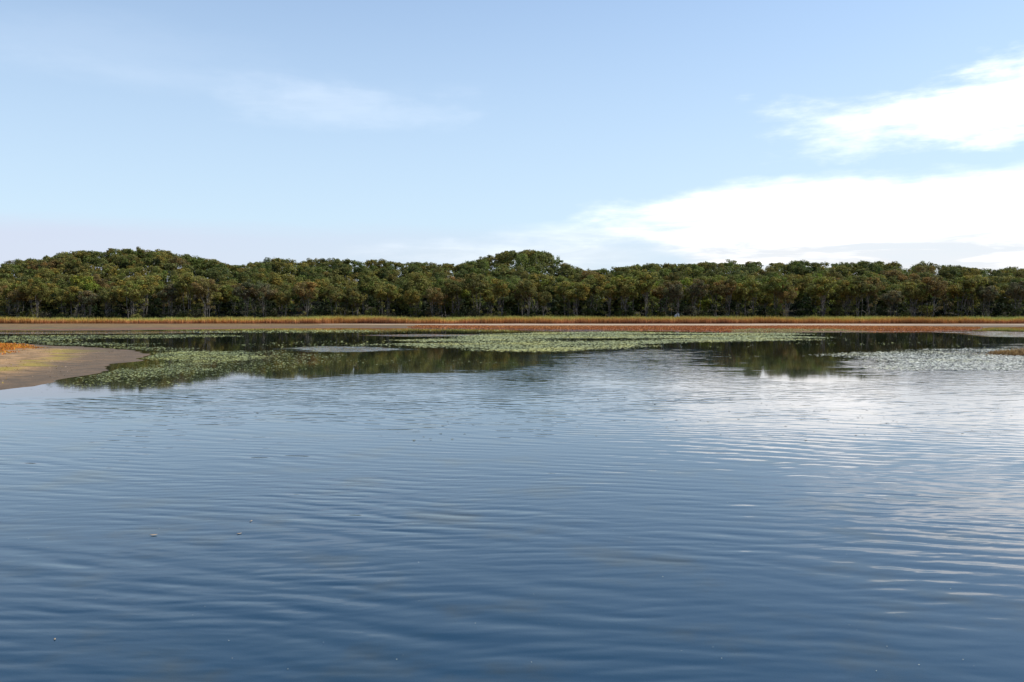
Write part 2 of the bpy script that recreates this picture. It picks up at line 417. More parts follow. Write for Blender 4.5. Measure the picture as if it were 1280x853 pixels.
def blades(x, y, z, hgt, wid, lean, tone):
    """one bent blade = two quads-worth of triangles (base pair, mid pair, tip)"""
    n = len(x); a = rng.uniform(0, 2 * math.pi, n); ux, uy = np.cos(a), np.sin(a)
    b = rng.uniform(0, 2 * math.pi, n); lx, ly = np.cos(b) * lean * hgt, np.sin(b) * lean * hgt
    hw = wid / 2
    P = np.zeros((n, 5, 3)); Hh = np.zeros((n, 5))
    P[:, 0] = np.stack([x - ux * hw, y - uy * hw, z], -1); P[:, 1] = np.stack([x + ux * hw, y + uy * hw, z], -1)
    mx, my, mz = x + lx * 0.3, y + ly * 0.3, z + hgt * 0.55
    P[:, 2] = np.stack([mx + ux * hw * .8, my + uy * hw * .8, mz], -1); P[:, 3] = np.stack([mx - ux * hw * .8, my - uy * hw * .8, mz], -1)
    P[:, 4] = np.stack([x + lx, y + ly, z + hgt], -1)
    Hh[:, 2:4] = 0.55; Hh[:, 4] = 1
    i = (np.arange(n) * 5)[:, None]
    tri = np.concatenate([i + [0, 1, 2], i + [0, 2, 3], i + [3, 2, 4]], 0)
    return P.reshape(-1, 3), tri, Hh.ravel(), np.repeat(tone, 5)

def blade_obj(name, parts, mat, **kw):
    V, T, H_, To = [], [], [], []; off = 0
    for P, t, h_, to in parts:
        V.append(P); T.append(t + off); H_.append(h_); To.append(to); off += len(P)
    me = mesh_np(name, np.concatenate(V), np.concatenate(T), mat, False, {'h': ('FLOAT', np.concatenate(H_)), 'tone': ('FLOAT', np.concatenate(To))})
    return tag(link(name, me), **kw)

reed_m = plant_mat('reed', [(0.0, (0.22, 0.08, 0.04)), (0.25, (0.50, 0.21, 0.10)), (0.52, (0.60, 0.31, 0.12)), (0.70, (0.56, 0.40, 0.10)), (0.86, (0.32, 0.37, 0.10))],
                   patchy=(0.055, (0.48, 0.24, 0.035), 0.35))
n = 105000
x = rng.uniform(-165, 165, n)
y = 198.0 + (rng.random(n) ** 1.4) * 9.0 + vnoise(x, x * 0, 0.09, 21) * 3.0
left = sstep(-x, 30, 90)
hg = (1.50 - 0.22 * left) + vnoise(x, y * 0, 0.08, 22) * 0.34 + vnoise(x, y, 0.5, 24) * 0.32 + rng.normal(0, 0.2, n)
tone = np.clip(0.5 + vnoise(x, y, 0.09, 23) * 0.35 + rng.normal(0, 0.16, n), 0, 1)
blade_obj('reed_bed', [blades(x, y, gz(x, y) - 0.03, np.clip(hg, 0.5, 2.3), rng.uniform(0.05, 0.10, n), 0.12, tone)], reed_m,
          label='long strip of orange reeds with yellow-green tips in front of the wood', cat='reeds', kind='stuff')

red_m = plant_mat('glasswort', [(0.0, (0.20, 0.060, 0.030)), (0.5, (0.34, 0.115, 0.042)), (1.0, (0.42, 0.17, 0.05))], patchy=(0.05, (0.44, 0.22, 0.06), 0.35))
n = 60000
x = rng.uniform(-25, 105, n); y = rng.uniform(118, 172, n)
s = sdf_poly(x, y, PX((530, 409.0), (560, 411.6), (640, 412.6), (740, 413.4), (850, 415), (900, 416), (1215, 415), (1225, 409.3), (1100, 408.4), (530, 407.6))) + vnoise(x, y, 0.06, 31) * 7
keep = (s > 0) & (gz(x, y) > 0.015); x, y = x[keep], y[keep]
sy_ = sdf_poly(x, y, PX((905, 416), (1045, 416), (1075, 414.6), (1050, 412.4), (930, 411.4))) + vnoise(x, y, 0.2, 32) * 3
yk = sy_ > 0
tone = np.clip(rng.normal(0.5, 0.2, len(x)), 0, 1)
b = blades(x[~yk], y[~yk], gz(x[~yk], y[~yk]) - 0.01, rng.uniform(0.05, 0.17, (~yk).sum()), rng.uniform(0.12, 0.30, (~yk).sum()), 0.5, tone[~yk])
blade_obj('glasswort_bed', [b], red_m, label='flat rust-red strip of low marsh plants between pale mud and the water', cat='marsh plants', kind='stuff')
yel_m = plant_mat('pale_sedge', [(0.0, (0.22, 0.18, 0.07)), (1.0, (0.42, 0.36, 0.15))])
b = blades(x[yk], y[yk], gz(x[yk], y[yk]) - 0.01, rng.uniform(0.05, 0.15, yk.sum()), rng.uniform(0.12, 0.3, yk.sum()), 0.5, tone[yk])
blade_obj('yellow_marsh_plants', [b], yel_m, label='pale yellow-green patch of low plants on the rust-red strip', cat='marsh plants', kind='stuff')

# orange plants at the root of the sandbar
org_m = plant_mat('orange_marsh_plant', [(0.0, (0.22, 0.07, 0.02)), (0.5, (0.46, 0.13, 0.02)), (1.0, (0.56, 0.20, 0.03))], patchy=(0.55, (0.52, 0.34, 0.03), 0.5))
pts = PX((-420, 450), (-20, 449), (6, 446), (8, 442), (26, 439), (30, 440), (46, 436), (47, 433.2), (30, 432.0), (18, 430.6), (-40, 429.4), (-420, 427))
n = 42000
x = rng.uniform(-75, -32, n); y = rng.uniform(50, 84, n)
s = sdf_poly(x, y, pts) + vnoise(x, y, 0.5, 41) * 1.6 + vnoise(x, y, 1.6, 42) * 0.9
keep = (s > 0) & (gz(x, y) > 0.02) & (vnoise(x, y, 0.9, 43) > -0.35); x, y, s = x[keep], y[keep], s[keep]
hh = rng.uniform(0.10, 0.26, len(x)) * (0.5 + 0.6 * sstep(s, 0, 2.5))
blade_obj('orange_marsh_plants', [blades(x, y, gz(x, y) - 0.01, hh, rng.uniform(0.03, 0.09, len(x)), 0.5, np.clip(rng.normal(0.5, 0.22, len(x)), 0, 1))], org_m,
          label='bright orange and yellow low plants at the left end of the sandbar', cat='marsh plants', kind='stuff')

# shells, twigs and crumbs of dry weed on the sandbar, and single young plants
n = 9000
x = rng.uniform(-60, -8, n); y = rng.uniform(30, 84, n)
sb = sdf_poly(x, y, BAR); keep = (sb > 0.4) & (vnoise(x, y * 0.5, 0.35, 45) + rng.normal(0, 0.25, n) > 0.05) & (gz(x, y) > 0.02); x, y = x[keep], y[keep]
cr_m = plant_mat('dry_crumbs', [(0.0, (0.10, 0.06, 0.035)), (0.5, (0.26, 0.17, 0.10)), (1.0, (0.55, 0.46, 0.36))], trans=0.0)
blade_obj('beach_debris', [blades(x, y, gz(x, y) - 0.004, rng.uniform(0.01, 0.035, len(x)), rng.uniform(0.02, 0.09, len(x)), 0.6, rng.random(len(x)))], cr_m,
          label='crumbs of dry weed and shell strewn over the bare sandbar', cat='debris', kind='stuff')
n = 5000
x = rng.uniform(-60, -8, n); y = rng.uniform(30, 84, n)
sb = sdf_poly(x, y, BAR); keep = (sb > 0.8) & (vnoise(x, y, 0.28, 47) + rng.normal(0, 0.1, n) > 0.22) & (gz(x, y) > 0.03); x, y = x[keep], y[keep]
sm_ = plant_mat('sandbar_seedling', [(0.0, (0.13, 0.07, 0.03)), (0.5, (0.24, 0.15, 0.04)), (1.0, (0.26, 0.24, 0.05))])
blade_obj('sandbar_seedlings', [blades(x, y, gz(x, y) - 0.004, rng.uniform(0.02, 0.06, len(x)), rng.uniform(0.03, 0.10, len(x)), 0.5, rng.random(len(x)))], sm_,
          label='thin sprinkling of low olive and brown seedlings on the sandbar', cat='seedlings', kind='stuff')

# brown sedge islet at the right edge
c = at(1276, 443)
def islet(cx, cy, rx, ry, n, hlo, hhi):
    a = rng.uniform(0, 2 * math.pi, n); r = np.sqrt(rng.random(n))
    x = cx + np.cos(a) * r * rx; y = cy + np.sin(a) * r * ry
    return x, y, rng.uniform(hlo, hhi, n) * (1.1 - 0.75 * r)
x, y, hh = islet(c[0] + 0.9, c[1], 2.6, 3.0, 2600, 0.18, 0.62)
x2, y2, h2 = islet(c[0] + 0.0, c[1] - 0.6, 3.4, 3.0, 700, 0.08, 0.22)
sed_m = plant_mat('sedge', [(0.0, (0.10, 0.055, 0.025)), (0.55, (0.26, 0.15, 0.06)), (1.0, (0.40, 0.26, 0.09))])
x = np.concatenate([x, x2]); y = np.concatenate([y, y2]); hh = np.concatenate([hh, h2])
blade_obj('sedge_clump', [blades(x, y, x * 0 - 0.02, hh, rng.uniform(0.02, 0.05, len(x)), 0.45, np.clip(rng.normal(0.5, 0.2, len(x)), 0, 1))], sed_m,
          label='brown sedge clump in the water at the right edge of the view', cat='sedge')

# ------------------------------------------------------------------ floating leaves (pondweed and lily pads)
def pads(x, y, rad, tilt, tone, mat, name, z0=0.006, lift=0.0, **kw):
    n = len(x); K = 6
    ang = np.linspace(0.35, 2 * math.pi - 0.35, K)
    P = np.zeros((n, K + 1, 3))
    a0 = rng.uniform(0, 2 * math.pi, n)
    asp = rng.uniform(0.6, 1.0, n)
    for j in range(K):
        r = rad * rng.uniform(0.86, 1.08, n)
        lx = np.cos(ang[j]) * r; ly = np.sin(ang[j]) * r * asp
        P[:, j + 1, 0] = lx * np.cos(a0) - ly * np.sin(a0)
        P[:, j + 1, 1] = lx * np.sin(a0) + ly * np.cos(a0)
        P[:, j + 1, 2] = rng.uniform(0, 0.05, n) * rad
    tx = rng.normal(0, 1, n) * tilt; ty = rng.normal(0, 1, n) * tilt
    P[:, :, 2] += P[:, :, 0] * tx[:, None] + P[:, :, 1] * ty[:, None]
    P[:, :, 2] -= P[:, :, 2].min(1)[:, None]
    P[:, :, 2] += (z0 + rng.uniform(0, 0.008, n) + rng.random(n) ** 3 * lift)[:, None]
    P[:, :, 0] += x[:, None]; P[:, :, 1] += y[:, None]
    i = (np.arange(n) * (K + 1))[:, None]
    T = np.concatenate([i + [0, j + 1, j + 2] for j in range(K - 1)], 0)
    me = mesh_np(name, P.reshape(-1, 3), T, mat, False, {'tone': ('FLOAT', np.repeat(tone, K + 1))})
    return tag(link(name, me), **kw)

def pad_mat(name, c0, c1, c2, rough):
    m, kk = mat_new(name)
    t = kk.node('ShaderNodeAttribute', attribute_name='tone')
    pos = kk.node('ShaderNodeNewGeometry').outputs['Position']
    nn = kk.noise(pos, 0.12, 4, 0.6)
    col = kk.mix(t.outputs['Fac'], c0, c1)
    col = kk.mix(kk.mul(kk.ss(nn, 0.48, 0.62), 0.75), col, c2)
    p_ = principled(kk, col, rough, 0.28)
    finish(kk, p_.outputs[0]); return m

def scatter(n, pxpoly, thr, seed, streak=(0.055, 0.17), soft=2.0, edge=2.0):
    pts = PX(*pxpoly); A = np.array(pts)
    x = rng.uniform(A[:, 0].min() - 3, A[:, 0].max() + 3, n); y = rng.uniform(A[:, 1].min() - 3, A[:, 1].max() + 4, n)
    s = sdf_poly(x, y, pts) + vnoise(x, y, 0.10, seed) * edge * 2.5
    nz = vnoise(x * streak[0], y * streak[1], 1.0, seed + 1, 4)
    keep = nz * 1.5 + np.clip(s / (edge * 3.2), -1.6, 0.55) > thr + 0.47 + rng.normal(0, 0.20, n)
    keep &= gz(x, y) < -0.02
    return x[keep], y[keep]

lily_m = pad_mat('lily_pad_mat', (0.16, 0.185, 0.055), (0.36, 0.37, 0.14), (0.40, 0.38, 0.09), 0.42)
dkl_m = pad_mat('pondweed_leaf_mat', (0.13, 0.16, 0.045), (0.32, 0.35, 0.12), (0.33, 0.33, 0.06), 0.42)
wht_m = pad_mat('sheen_leaf_and_speck_mat', (0.34, 0.36, 0.27), (0.55, 0.55, 0.46), (0.44, 0.43, 0.24), 0.40)  # cloud sheen painted as whitish leaf colour; also used for the pale specks
# big central mat
x, y = scatter(190000, [(455, 432), (470, 428), (540, 424), (600, 421), (640, 417), (760, 415.4), (900, 416.5), (1000, 417), (1010, 421), (985, 425), (900, 428.6), (840, 431.5),
                       (800, 434), (720, 437.5), (650, 440.5), (590, 440), (520, 437)], -0.12, 51, edge=1.5)
pads(x, y, rng.uniform(0.06, 0.14, len(x)), 0.055, np.clip(rng.normal(0.5, 0.3, len(x)), 0, 1), lily_m, 'lily_pads', lift=0.035,
     label='broad pale green mat of lily pads across the middle of the lake', cat='lily pads', kind='stuff')
# left strips round the tip of the sandbar
X1 = []
for nn_, poly, thr in ((34000, [(-200, 428.5), (-200, 423), (60, 423.5), (130, 426), (190, 431), (230, 437), (240, 441), (190, 439.5), (140, 435), (60, 431.5), (0, 429)], -0.12),
                       (20000, [(-200, 424), (-200, 420.5), (120, 419.4), (300, 418.5), (320, 421), (160, 423.5), (60, 425)], 0.0),
                       (30000, [(180, 443), (235, 439.5), (300, 441), (318, 446), (300, 455), (270, 461), (215, 466), (170, 474), (120, 480), (112, 472), (160, 460), (182, 452)], -0.32),
                       (8000, [(60, 489), (90, 478), (150, 462), (190, 441), (330, 440), (420, 446), (380, 462), (300, 474), (180, 486)], 0.10)):
    X1.append(scatter(nn_, poly, thr, 55 + len(X1), edge=1.0))
x = np.concatenate([a[0] for a in X1]); y = np.concatenate([a[1] for a in X1])
pads(x, y, rng.uniform(0.05, 0.11, len(x)) * np.clip(y / 70, 0.6, 1.2), 0.05, np.clip(rng.normal(0.5, 0.3, len(x)), 0, 1), dkl_m, 'floating_pondweed', lift=0.03,
     label='drifts of grey-green floating pondweed curving round the sandbar tip', cat='pondweed', kind='stuff')
# far thin streaks and the sparse field to the right
X1 = []
for nn_, poly, thr in ((6000, [(230, 416.6), (520, 415.6), (640, 414.2), (640, 412.4), (420, 412.6), (250, 414)], 0.02),
                       (2500, [(300, 430), (460, 424), (620, 441), (700, 452), (560, 462), (380, 462), (250, 448)], 0.22),
                       (2200, [(850, 436), (1000, 424), (1230, 420), (1240, 436), (1040, 436), (900, 462)], 0.38)):
    X1.append(scatter(nn_, poly, thr, 65 + len(X1), edge=1.0))
x = np.concatenate([a[0] for a in X1]); y = np.concatenate([a[1] for a in X1])
pads(x, y, rng.uniform(0.04, 0.10, len(x)) * np.clip(y / 60, 0.7, 1.8), 0.08, np.clip(rng.normal(0.6, 0.3, len(x)), 0, 1), dkl_m, 'scattered_floating_leaves', lift=0.03,
     label='thin scattering of floating leaves over the dark mirrored wood', cat='floating leaves', kind='stuff')
x, y = scatter(130000, [(1050, 447), (1100, 440), (1170, 436.5), (1260, 433), (1700, 428), (1700, 470), (1290, 466), (1180, 466), (1100, 465), (1050, 455)], -0.02, 71, edge=1.2)
keep = np.hypot(x - c[0] - 1, (y - c[1])) > 3.0; x, y = x[keep], y[keep]
pads(x, y, rng.uniform(0.045, 0.10, len(x)), 0.05, np.clip(rng.normal(0.5, 0.3, len(x)), 0, 1), wht_m, 'cloud_sheen_pondweed', lift=0.02,
     label='field of floating pondweed at the right of the lake, coloured whitish for cloud sheen', cat='pondweed', kind='stuff')
# tiny foam and seed specks close to the viewer
n = 200
D = 7 + 40 * rng.random(n) ** 1.6
x = rng.uniform(-0.66, 0.66, n) * D
pads(x, D, rng.uniform(0.002, 0.0062, n), 0.1, rng.random(n), wht_m, 'floating_specks', z0=0.004,
     label='tiny pale specks drifting on the near water', cat='specks', kind='stuff')
# surfacing dark weed tips between the ripples
n = 900
px = rng.uniform(0, 1280, n); py = 478 + 75 * rng.random(n) ** 1.7
P_ = np.array([at(a, b_) for a, b_ in zip(px, py)])
keep = (vnoise(P_[:, 0], P_[:, 1], 0.25, 77) > 0.08) & (gz(P_[:, 0], P_[:, 1]) < -0.05); P_ = P_[keep]
tip_m = pad_mat('weed_tip_mat', (0.03, 0.035, 0.02), (0.08, 0.08, 0.04), (0.05, 0.06, 0.03), 0.5)
pads(P_[:, 0], P_[:, 1], rng.uniform(0.015, 0.05, len(P_)), 0.03, rng.random(len(P_)), tip_m, 'surfacing_weed',
     label='small dark weed tips breaking the surface beyond the ripples', cat='water weed', kind='stuff')
# countable drifting leaves
def leaf_mesh():
    prof = [(-1, 0), (-0.6, 0.28), (0, 0.42), (0.6, 0.26), (1, 0), (0.6, -0.26), (0, -0.42), (-0.6, -0.28)]
    V = [(a * 0.040, b_ * 0.040, 0.006 + 0.006 * (a * a) ) for a, b_ in prof] + [(0, 0, 0.004)]
    V += [(a, b_, c_ - 0.0015) for a, b_, c_ in V]
    Fs = [(8, i, (i + 1) % 8) for i in range(8)] + [(17, 9 + (i + 1) % 8, 9 + i) for i in range(8)]
    Fs2 = []
    for i in range(8): j = (i + 1) % 8; Fs2 += [(i, 9 + i, 9 + j), (i, 9 + j, j)]
    return np.array(V), np.array(Fs + Fs2)
leafm, k = mat_new('dry_leaf')
pos = k.node('ShaderNodeTexCoord').outputs['Object']
finish(k, principled(k, k.mix(k.noise(pos, 40, 3), (0.26, 0.17, 0.10), (0.42, 0.33, 0.22)), 0.5, 0.3).outputs[0])
V, T = leaf_mesh(); lm = mesh_np('floating_leaf', V, T, leafm, True)
for i, (a, b_, s_, rz, lab) in enumerate(((188, 672, 1.3, 0.1, 'pale dry leaf, the largest of those floating on the near water at left'),
                                     (311, 654, 0.8, 1.2, 'small buff leaf floating right of the largest pale one, a little farther out'),
                                     (296, 670, 0.9, 0.4, 'buff leaf floating just below the small one, right of the largest pale leaf'),
                                     (61, 805, 0.5, 2.0, 'small brownish leaf floating near the bottom left corner'))):
    o = link('floating_leaf', lm); q = at(a, b_)
    o.location = (q[0], q[1], 0.004); o.rotation_euler = (0, 0, rz); o.scale = (s_,) * 3
    tag(o, lab, 'leaf', 'dry leaves floating on the near water')

# ------------------------------------------------------------------ stump and rock
def lump(name, rx, ry, rz, seed, mat, rough=0.25, seg=14, rings=9):
    V = []; Fs = []
    for i in range(rings + 1):
        th = math.pi * i / rings
        for j in range(seg):
            ph = 2 * math.pi * j / seg
            d = (math.sin(th) * math.cos(ph), math.sin(th) * math.sin(ph), math.cos(th))
            r = 1 + rough * mn.noise((d[0] * 1.7 + seed, d[1] * 1.7, d[2] * 1.7)) + rough * 0.4 * mn.noise((d[0] * 5 + seed, d[1] * 5, d[2] * 5))
            V.append((d[0] * rx * r, d[1] * ry * r, d[2] * rz * r))
    for i in range(rings):
        for j in range(seg):
            a, b_ = i * seg + j, i * seg + (j + 1) % seg
            Fs.append((a, a + seg, b_ + seg, b_))
    return mesh_np(name, V, Fs, mat, False)
rockm, k = mat_new('pale_rock')
pos = k.node('ShaderNodeTexCoord').outputs['Object']
finish(k, principled(k, k.mix(k.noise(pos, 5, 4), (0.42, 0.42, 0.42), (0.7, 0.7, 0.68)), 0.8, 0.2).outputs[0])
o = link('rock', lump('rock', 0.55, 0.35, 0.32, 3, rockm))
o.location = (39.9, 206.7, gz(39.9, 206.7) + 2.1)
o = None
bpy.data.objects.remove(bpy.data.objects['rock'])
o = link('rock', lump('rock', 0.75, 0.6, 1.35, 3, rockm))
q = ((846 - 640) / F * 207.2, 207.2); o.location = (q[0], q[1], float(gz(*q)) + 1.0)
tag(o, 'pale upright rock in the dark gap under the trees behind the reeds', 'rock')

# ------------------------------------------------------------------ trees
def leaf_mat(name, trans=0.28):
    m, kk = mat_new(name)
    oi = kk.node('ShaderNodeObjectInfo')
    t = kk.node('ShaderNodeAttribute', attribute_name='tint'); f = kk.node('ShaderNodeAttribute', attribute_name='leafv')
    col = oi.outputs['Color']
    warm = kk.mix(1.0, col, (1.30, 0.98, 0.72), 'MULTIPLY'); cool = kk.mix(1.0, col, (0.82, 1.0, 0.72), 'MULTIPLY')
    col = kk.mix(kk.ss(t.outputs['Fac'], 0.55, 1.0), kk.mix(kk.ss(t.outputs['Fac'], 0.45, 0.0), col, cool), warm)
    hsv = kk.node('ShaderNodeHueSaturation'); kk.l.new(col, hsv.inputs['Color'])
    kk.put(hsv.inputs['Hue'], kk.ss(f.outputs['Fac'], 0, 1, 0.485, 0.515))
    kk.put(hsv.inputs['Value'], kk.ss(f.outputs['Fac'], 0, 1, 0.65, 1.75))
    d = principled(kk, hsv.outputs[0], 0.75, 0.12)
    tl = kk.node('ShaderNodeBsdfTranslucent'); kk.l.new(kk.mix(1.0, hsv.outputs[0], (1.05, 1.1, 0.7), 'MULTIPLY'), tl.inputs[0])
    mx = kk.node('ShaderNodeMixShader'); mx.inputs[0].default_value = trans
    kk.l.new(d.outputs[0], mx.inputs[1]); kk.l.new(tl.outputs[0], mx.inputs[2])
    finish(kk, mx.outputs[0]); return m
LEAF = leaf_mat('foliage', 0.34)
barkm, k = mat_new('grey_bark')
pos = k.node('ShaderNodeTexCoord').outputs['Object']; bx_, by_, bz_ = k.xyz(pos)
nn = k.noise(k.vec(k.mul(bx_, 3), k.mul(by_, 3), k.mul(bz_, 0.8)), 2.0, 4, 0.6)
finish(k, principled(k, k.mix(k.ss(nn, 0.4, 0.62), (0.06, 0.052, 0.045), (0.21, 0.195, 0.175)), 0.85, 0.2).outputs[0])

def tube(path, radii, seg=6):
    path = np.array(path, float); V = []; Fs = []
    for i, p_ in enumerate(path):
        d = path[min(i + 1, len(path) - 1)] - path[max(i - 1, 0)]; d /= np.linalg.norm(d) + 1e-9
        a = np.cross(d, (0.3, 1, 0.1)); a /= np.linalg.norm(a); b_ = np.cross(d, a)
        for j in range(seg):
            ph = 2 * math.pi * j / seg
            V.append(p_ + (a * math.cos(ph) + b_ * math.sin(ph)) * radii[i])
        if i:
            for j in range(seg):
                q0 = (i - 1) * seg + j; q1 = (i - 1) * seg + (j + 1) % seg
                Fs.append((q0, q1, q1 + seg, q0 + seg))
    return np.array(V), np.array(Fs)

def join(parts):
    V, Fs, off = [], [], 0
    for v_, f_ in parts: V.append(v_); Fs.append(f_ + off); off += len(v_)
    return np.concatenate(V), np.concatenate(Fs)

def leaves_on(centers, radii, counts, tints, R, size, flat=0.75, up=0.15, plume=False, inner=0.55):
    V, tn, lv = [], [], []
    for c_, r, n, t in zip(centers, radii, counts, tints):
        d = R.normal(0, 1, (n, 3)); d[:, 2] += up; d /= np.linalg.norm(d, axis=1)[:, None]
        rr = inner + (1 - inner) * R.random(n) ** 0.6
        off = d * rr[:, None] * r
        wob = 1 + 0.22 * np.sin(d[:, 0] * 5 + c_[0] * 3) * np.cos(d[:, 1] * 4 + c_[1]) + 0.15 * np.sin(d[:, 2] * 7 + c_[2])
        off *= wob[:, None]
        off[:, 2] *= (1.9 if plume else flat)
        P = c_ + off
        nrm_ = d * 0.9 + R.normal(0, 0.48, (n, 3)); nrm_[:, 2] += 0.45
        nrm_ /= np.linalg.norm(nrm_, axis=1)[:, None]
        a = np.cross(nrm_, R.normal(0, 1, (n, 3))); a /= np.linalg.norm(a, axis=1)[:, None]
        b_ = np.cross(nrm_, a)
        s = size * R.uniform(0.6, 1.35, n)[:, None]
        V.append(np.stack([P - a * s, P - b_ * s * 0.6, P + a * s, P + b_ * s * 0.6], 1))
        tn.append(np.full(n, t)); lv.append(R.random(n))
    V = np.concatenate(V); n = len(V)
    f_ = np.arange(n * 4).reshape(n, 4)
    return V.reshape(-1, 3), f_, np.repeat(np.concatenate(tn), 4), np.repeat(np.concatenate(lv), 4)

def build_variant(kind, seed):
    """returns trunk mesh, crown mesh; base at origin"""
    R = np.random.default_rng(seed)
    wood = []; cen = []; rad = []; cnt = []; tin = []
    if kind in ('broad', 'edge'):
        H = R.uniform(10.2, 11.6); cw = R.uniform(2.5, 3.5) if kind == 'edge' else R.uniform(3.1, 4.0)
        lean = R.normal(0, 0.5, 2)
        cb = H * (0.12 if kind == 'broad' else 0.50)
        hc = (H + cb) / 2; hr = (H - cb) / 2
        nst = int(R.integers(1, 3)) if kind == 'broad' else int(R.integers(2, 5))
        tips = []
        for s_ in range(nst):
            a = R.uniform(0, 6.28); sp = 0.0 if nst == 1 else R.uniform(0.1, 0.38)
            bx, by = math.cos(a) * sp * 2.2, math.sin(a) * sp * 2.2
            pth = [(bx, by, -0.3)]; cx_, cy_ = bx, by
            for q_ in range(1, 7):
                zz = H * 0.8 * q_ / 6
                cx_ += math.cos(a) * sp * 0.42 + R.normal(0, 0.13); cy_ += math.sin(a) * sp * 0.42 + R.normal(0, 0.13)
                pth.append((cx_, cy_, zz))
            r0 = R.uniform(0.06, 0.11)
            wood.append(tube(pth, [r0 * (1 - 0.13 * i) for i in range(7)]))
            tips.append(pth)
        nl = int(R.integers(44, 56)) + (22 if kind == 'broad' else 0)
        for i in range(nl):
            ph = R.uniform(0, 6.28); ct = R.uniform(-0.85, 1.0); st = math.sqrt(1 - ct * ct)
            rr = R.uniform(0.45, 1.08)
            # crown wider in its upper half: flat umbrella tops like alder
            prof = 1.0 if ct > -0.2 else 0.82
            c_ = np.array([math.cos(ph) * st * rr * cw * prof + lean[0] * ct, math.sin(ph) * st * rr * cw * prof + lean[1] * ct, hc + ct * hr * (0.80 + 0.13 * math.sin(ph * 2 + seed)) * min(rr + 0.1, 1.0)])
            cen.append(c_); r = R.uniform(0.45, 1.05) * (1.12 if kind == 'broad' else 1.0) * (1.0 if ct > -0.3 else 0.85); rad.append(r); cnt.append(int(150 * r * r + 45)); tin.append(R.random())
            if i % 6 == 0:
                pth = tips[i % len(tips)]; b0 = np.array(pth[2 + int(R.integers(0, 3))])
                md = b0 * 0.5 + c_ * 0.5 + np.array([0, 0, 0.3])
                wood.append(tube([b0, md, c_], [0.045, 0.03, 0.012], 4))
        if kind == 'edge':     # thin grey sprays hanging below the canopy
            for i in range(int(R.integers(5, 9))):
                ph = R.uniform(0, 6.28); z_ = R.uniform(1.4, cb + 0.6)
                c_ = np.array([math.cos(ph) * R.uniform(0.5, 2.3), math.sin(ph) * R.uniform(0.5, 2.3), z_])
                cen.append(c_); rad.append(R.uniform(0.4, 0.85)); cnt.append(48); tin.append(R.random() * 0.6)
                pth = tips[i % len(tips)]; b0 = np.array(pth[int(R.integers(1, 3))])
                wood.append(tube([b0, (b0 + c_) / 2 + [0, 0, 0.2], c_, c_ + R.normal(0, .35, 3)], [0.035, 0.028, 0.02, 0.008], 4))
        V, f_, tn, lv = leaves_on(cen, rad, cnt, tin, R, 0.15)
    elif kind == 'plume':
        H = R.uniform(11.0, 12.4)
        wood.append(tube([(0, 0, -0.3), (0.1, 0, 4), (0, 0.1, 8), (0, 0, H - 1)], [0.2, 0.15, 0.09, 0.02]))
        for i in range(17):
            ph = R.uniform(0, 6.28); rr = R.uniform(0.3, 2.9); z_ = R.uniform(4.2, H - 2.0) - rr * 0.35
            if i < 6: z_ = H - 2.0 - rr * 0.5
            c_ = np.array([math.cos(ph) * rr, math.sin(ph) * rr, z_])
            cen.append(c_); rad.append(R.uniform(0.65, 0.95)); cnt.append(190); tin.append(R.random() * 0.6)
            wood.append(tube([(0, 0, max(1.5, z_ - 3)), c_ - [0, 0, 1.0], c_ + [0, 0, 1.4]], [0.06, 0.045, 0.01], 5))
        V, f_, tn, lv = leaves_on(cen, rad, cnt, tin, R, 0.16, plume=True)
    elif kind == 'snag':
        H = R.uniform(12.5, 13.5)
        wood.append(tube([(0, 0, -0.3), (0.1, 0, 4), (0.05, 0.1, 8), (0, 0, H)], [0.2, 0.16, 0.10, 0.03]))
        for i in range(26):
            z_ = R.uniform(4, H - 0.4); ph = R.uniform(0, 6.28); L = R.uniform(0.6, 1.5) * (1.25 - z_ / H)
            e = np.array([math.cos(ph) * L, math.sin(ph) * L, z_ + L * 0.5])
            wood.append(tube([(0.03, 0.03, z_), e], [0.05, 0.015], 4))
            cen.append(e); rad.append(0.38); cnt.append(26); tin.append(R.random() * 0.4)
        V, f_, tn, lv = leaves_on(cen, rad, cnt, tin, R, 0.12)
    else:   # shrub
        H = R.uniform(2.2, 3.4)
        for i in range(5):
            ph = R.uniform(0, 6.28)
            wood.append(tube([(0, 0, -0.2), (math.cos(ph) * 0.4, math.sin(ph) * 0.4, H * 0.4), (math.cos(ph) * 0.9, math.sin(ph) * 0.9, H * 0.8)], [0.06, 0.045, 0.015], 5))
        for i in range(13):
            ph = R.uniform(0, 6.28); rr = R.uniform(0, 1.25)
            cen.append(np.array([math.cos(ph) * rr, math.sin(ph) * rr, R.uniform(0.5, H - 0.5)])); rad.append(R.uniform(0.4, 0.8)); cnt.append(85); tin.append(R.random() * 0.7)
        V, f_, tn, lv = leaves_on(cen, rad, cnt, tin, R, 0.13)
    wv, wf = join(wood)
    tm = mesh_np('trunk', wv, wf, barkm, True)
    cm = mesh_np('crown', V, f_, LEAF, False, {'tint': ('FLOAT', tn), 'leafv': ('FLOAT', lv)})
    return tm, cm, H

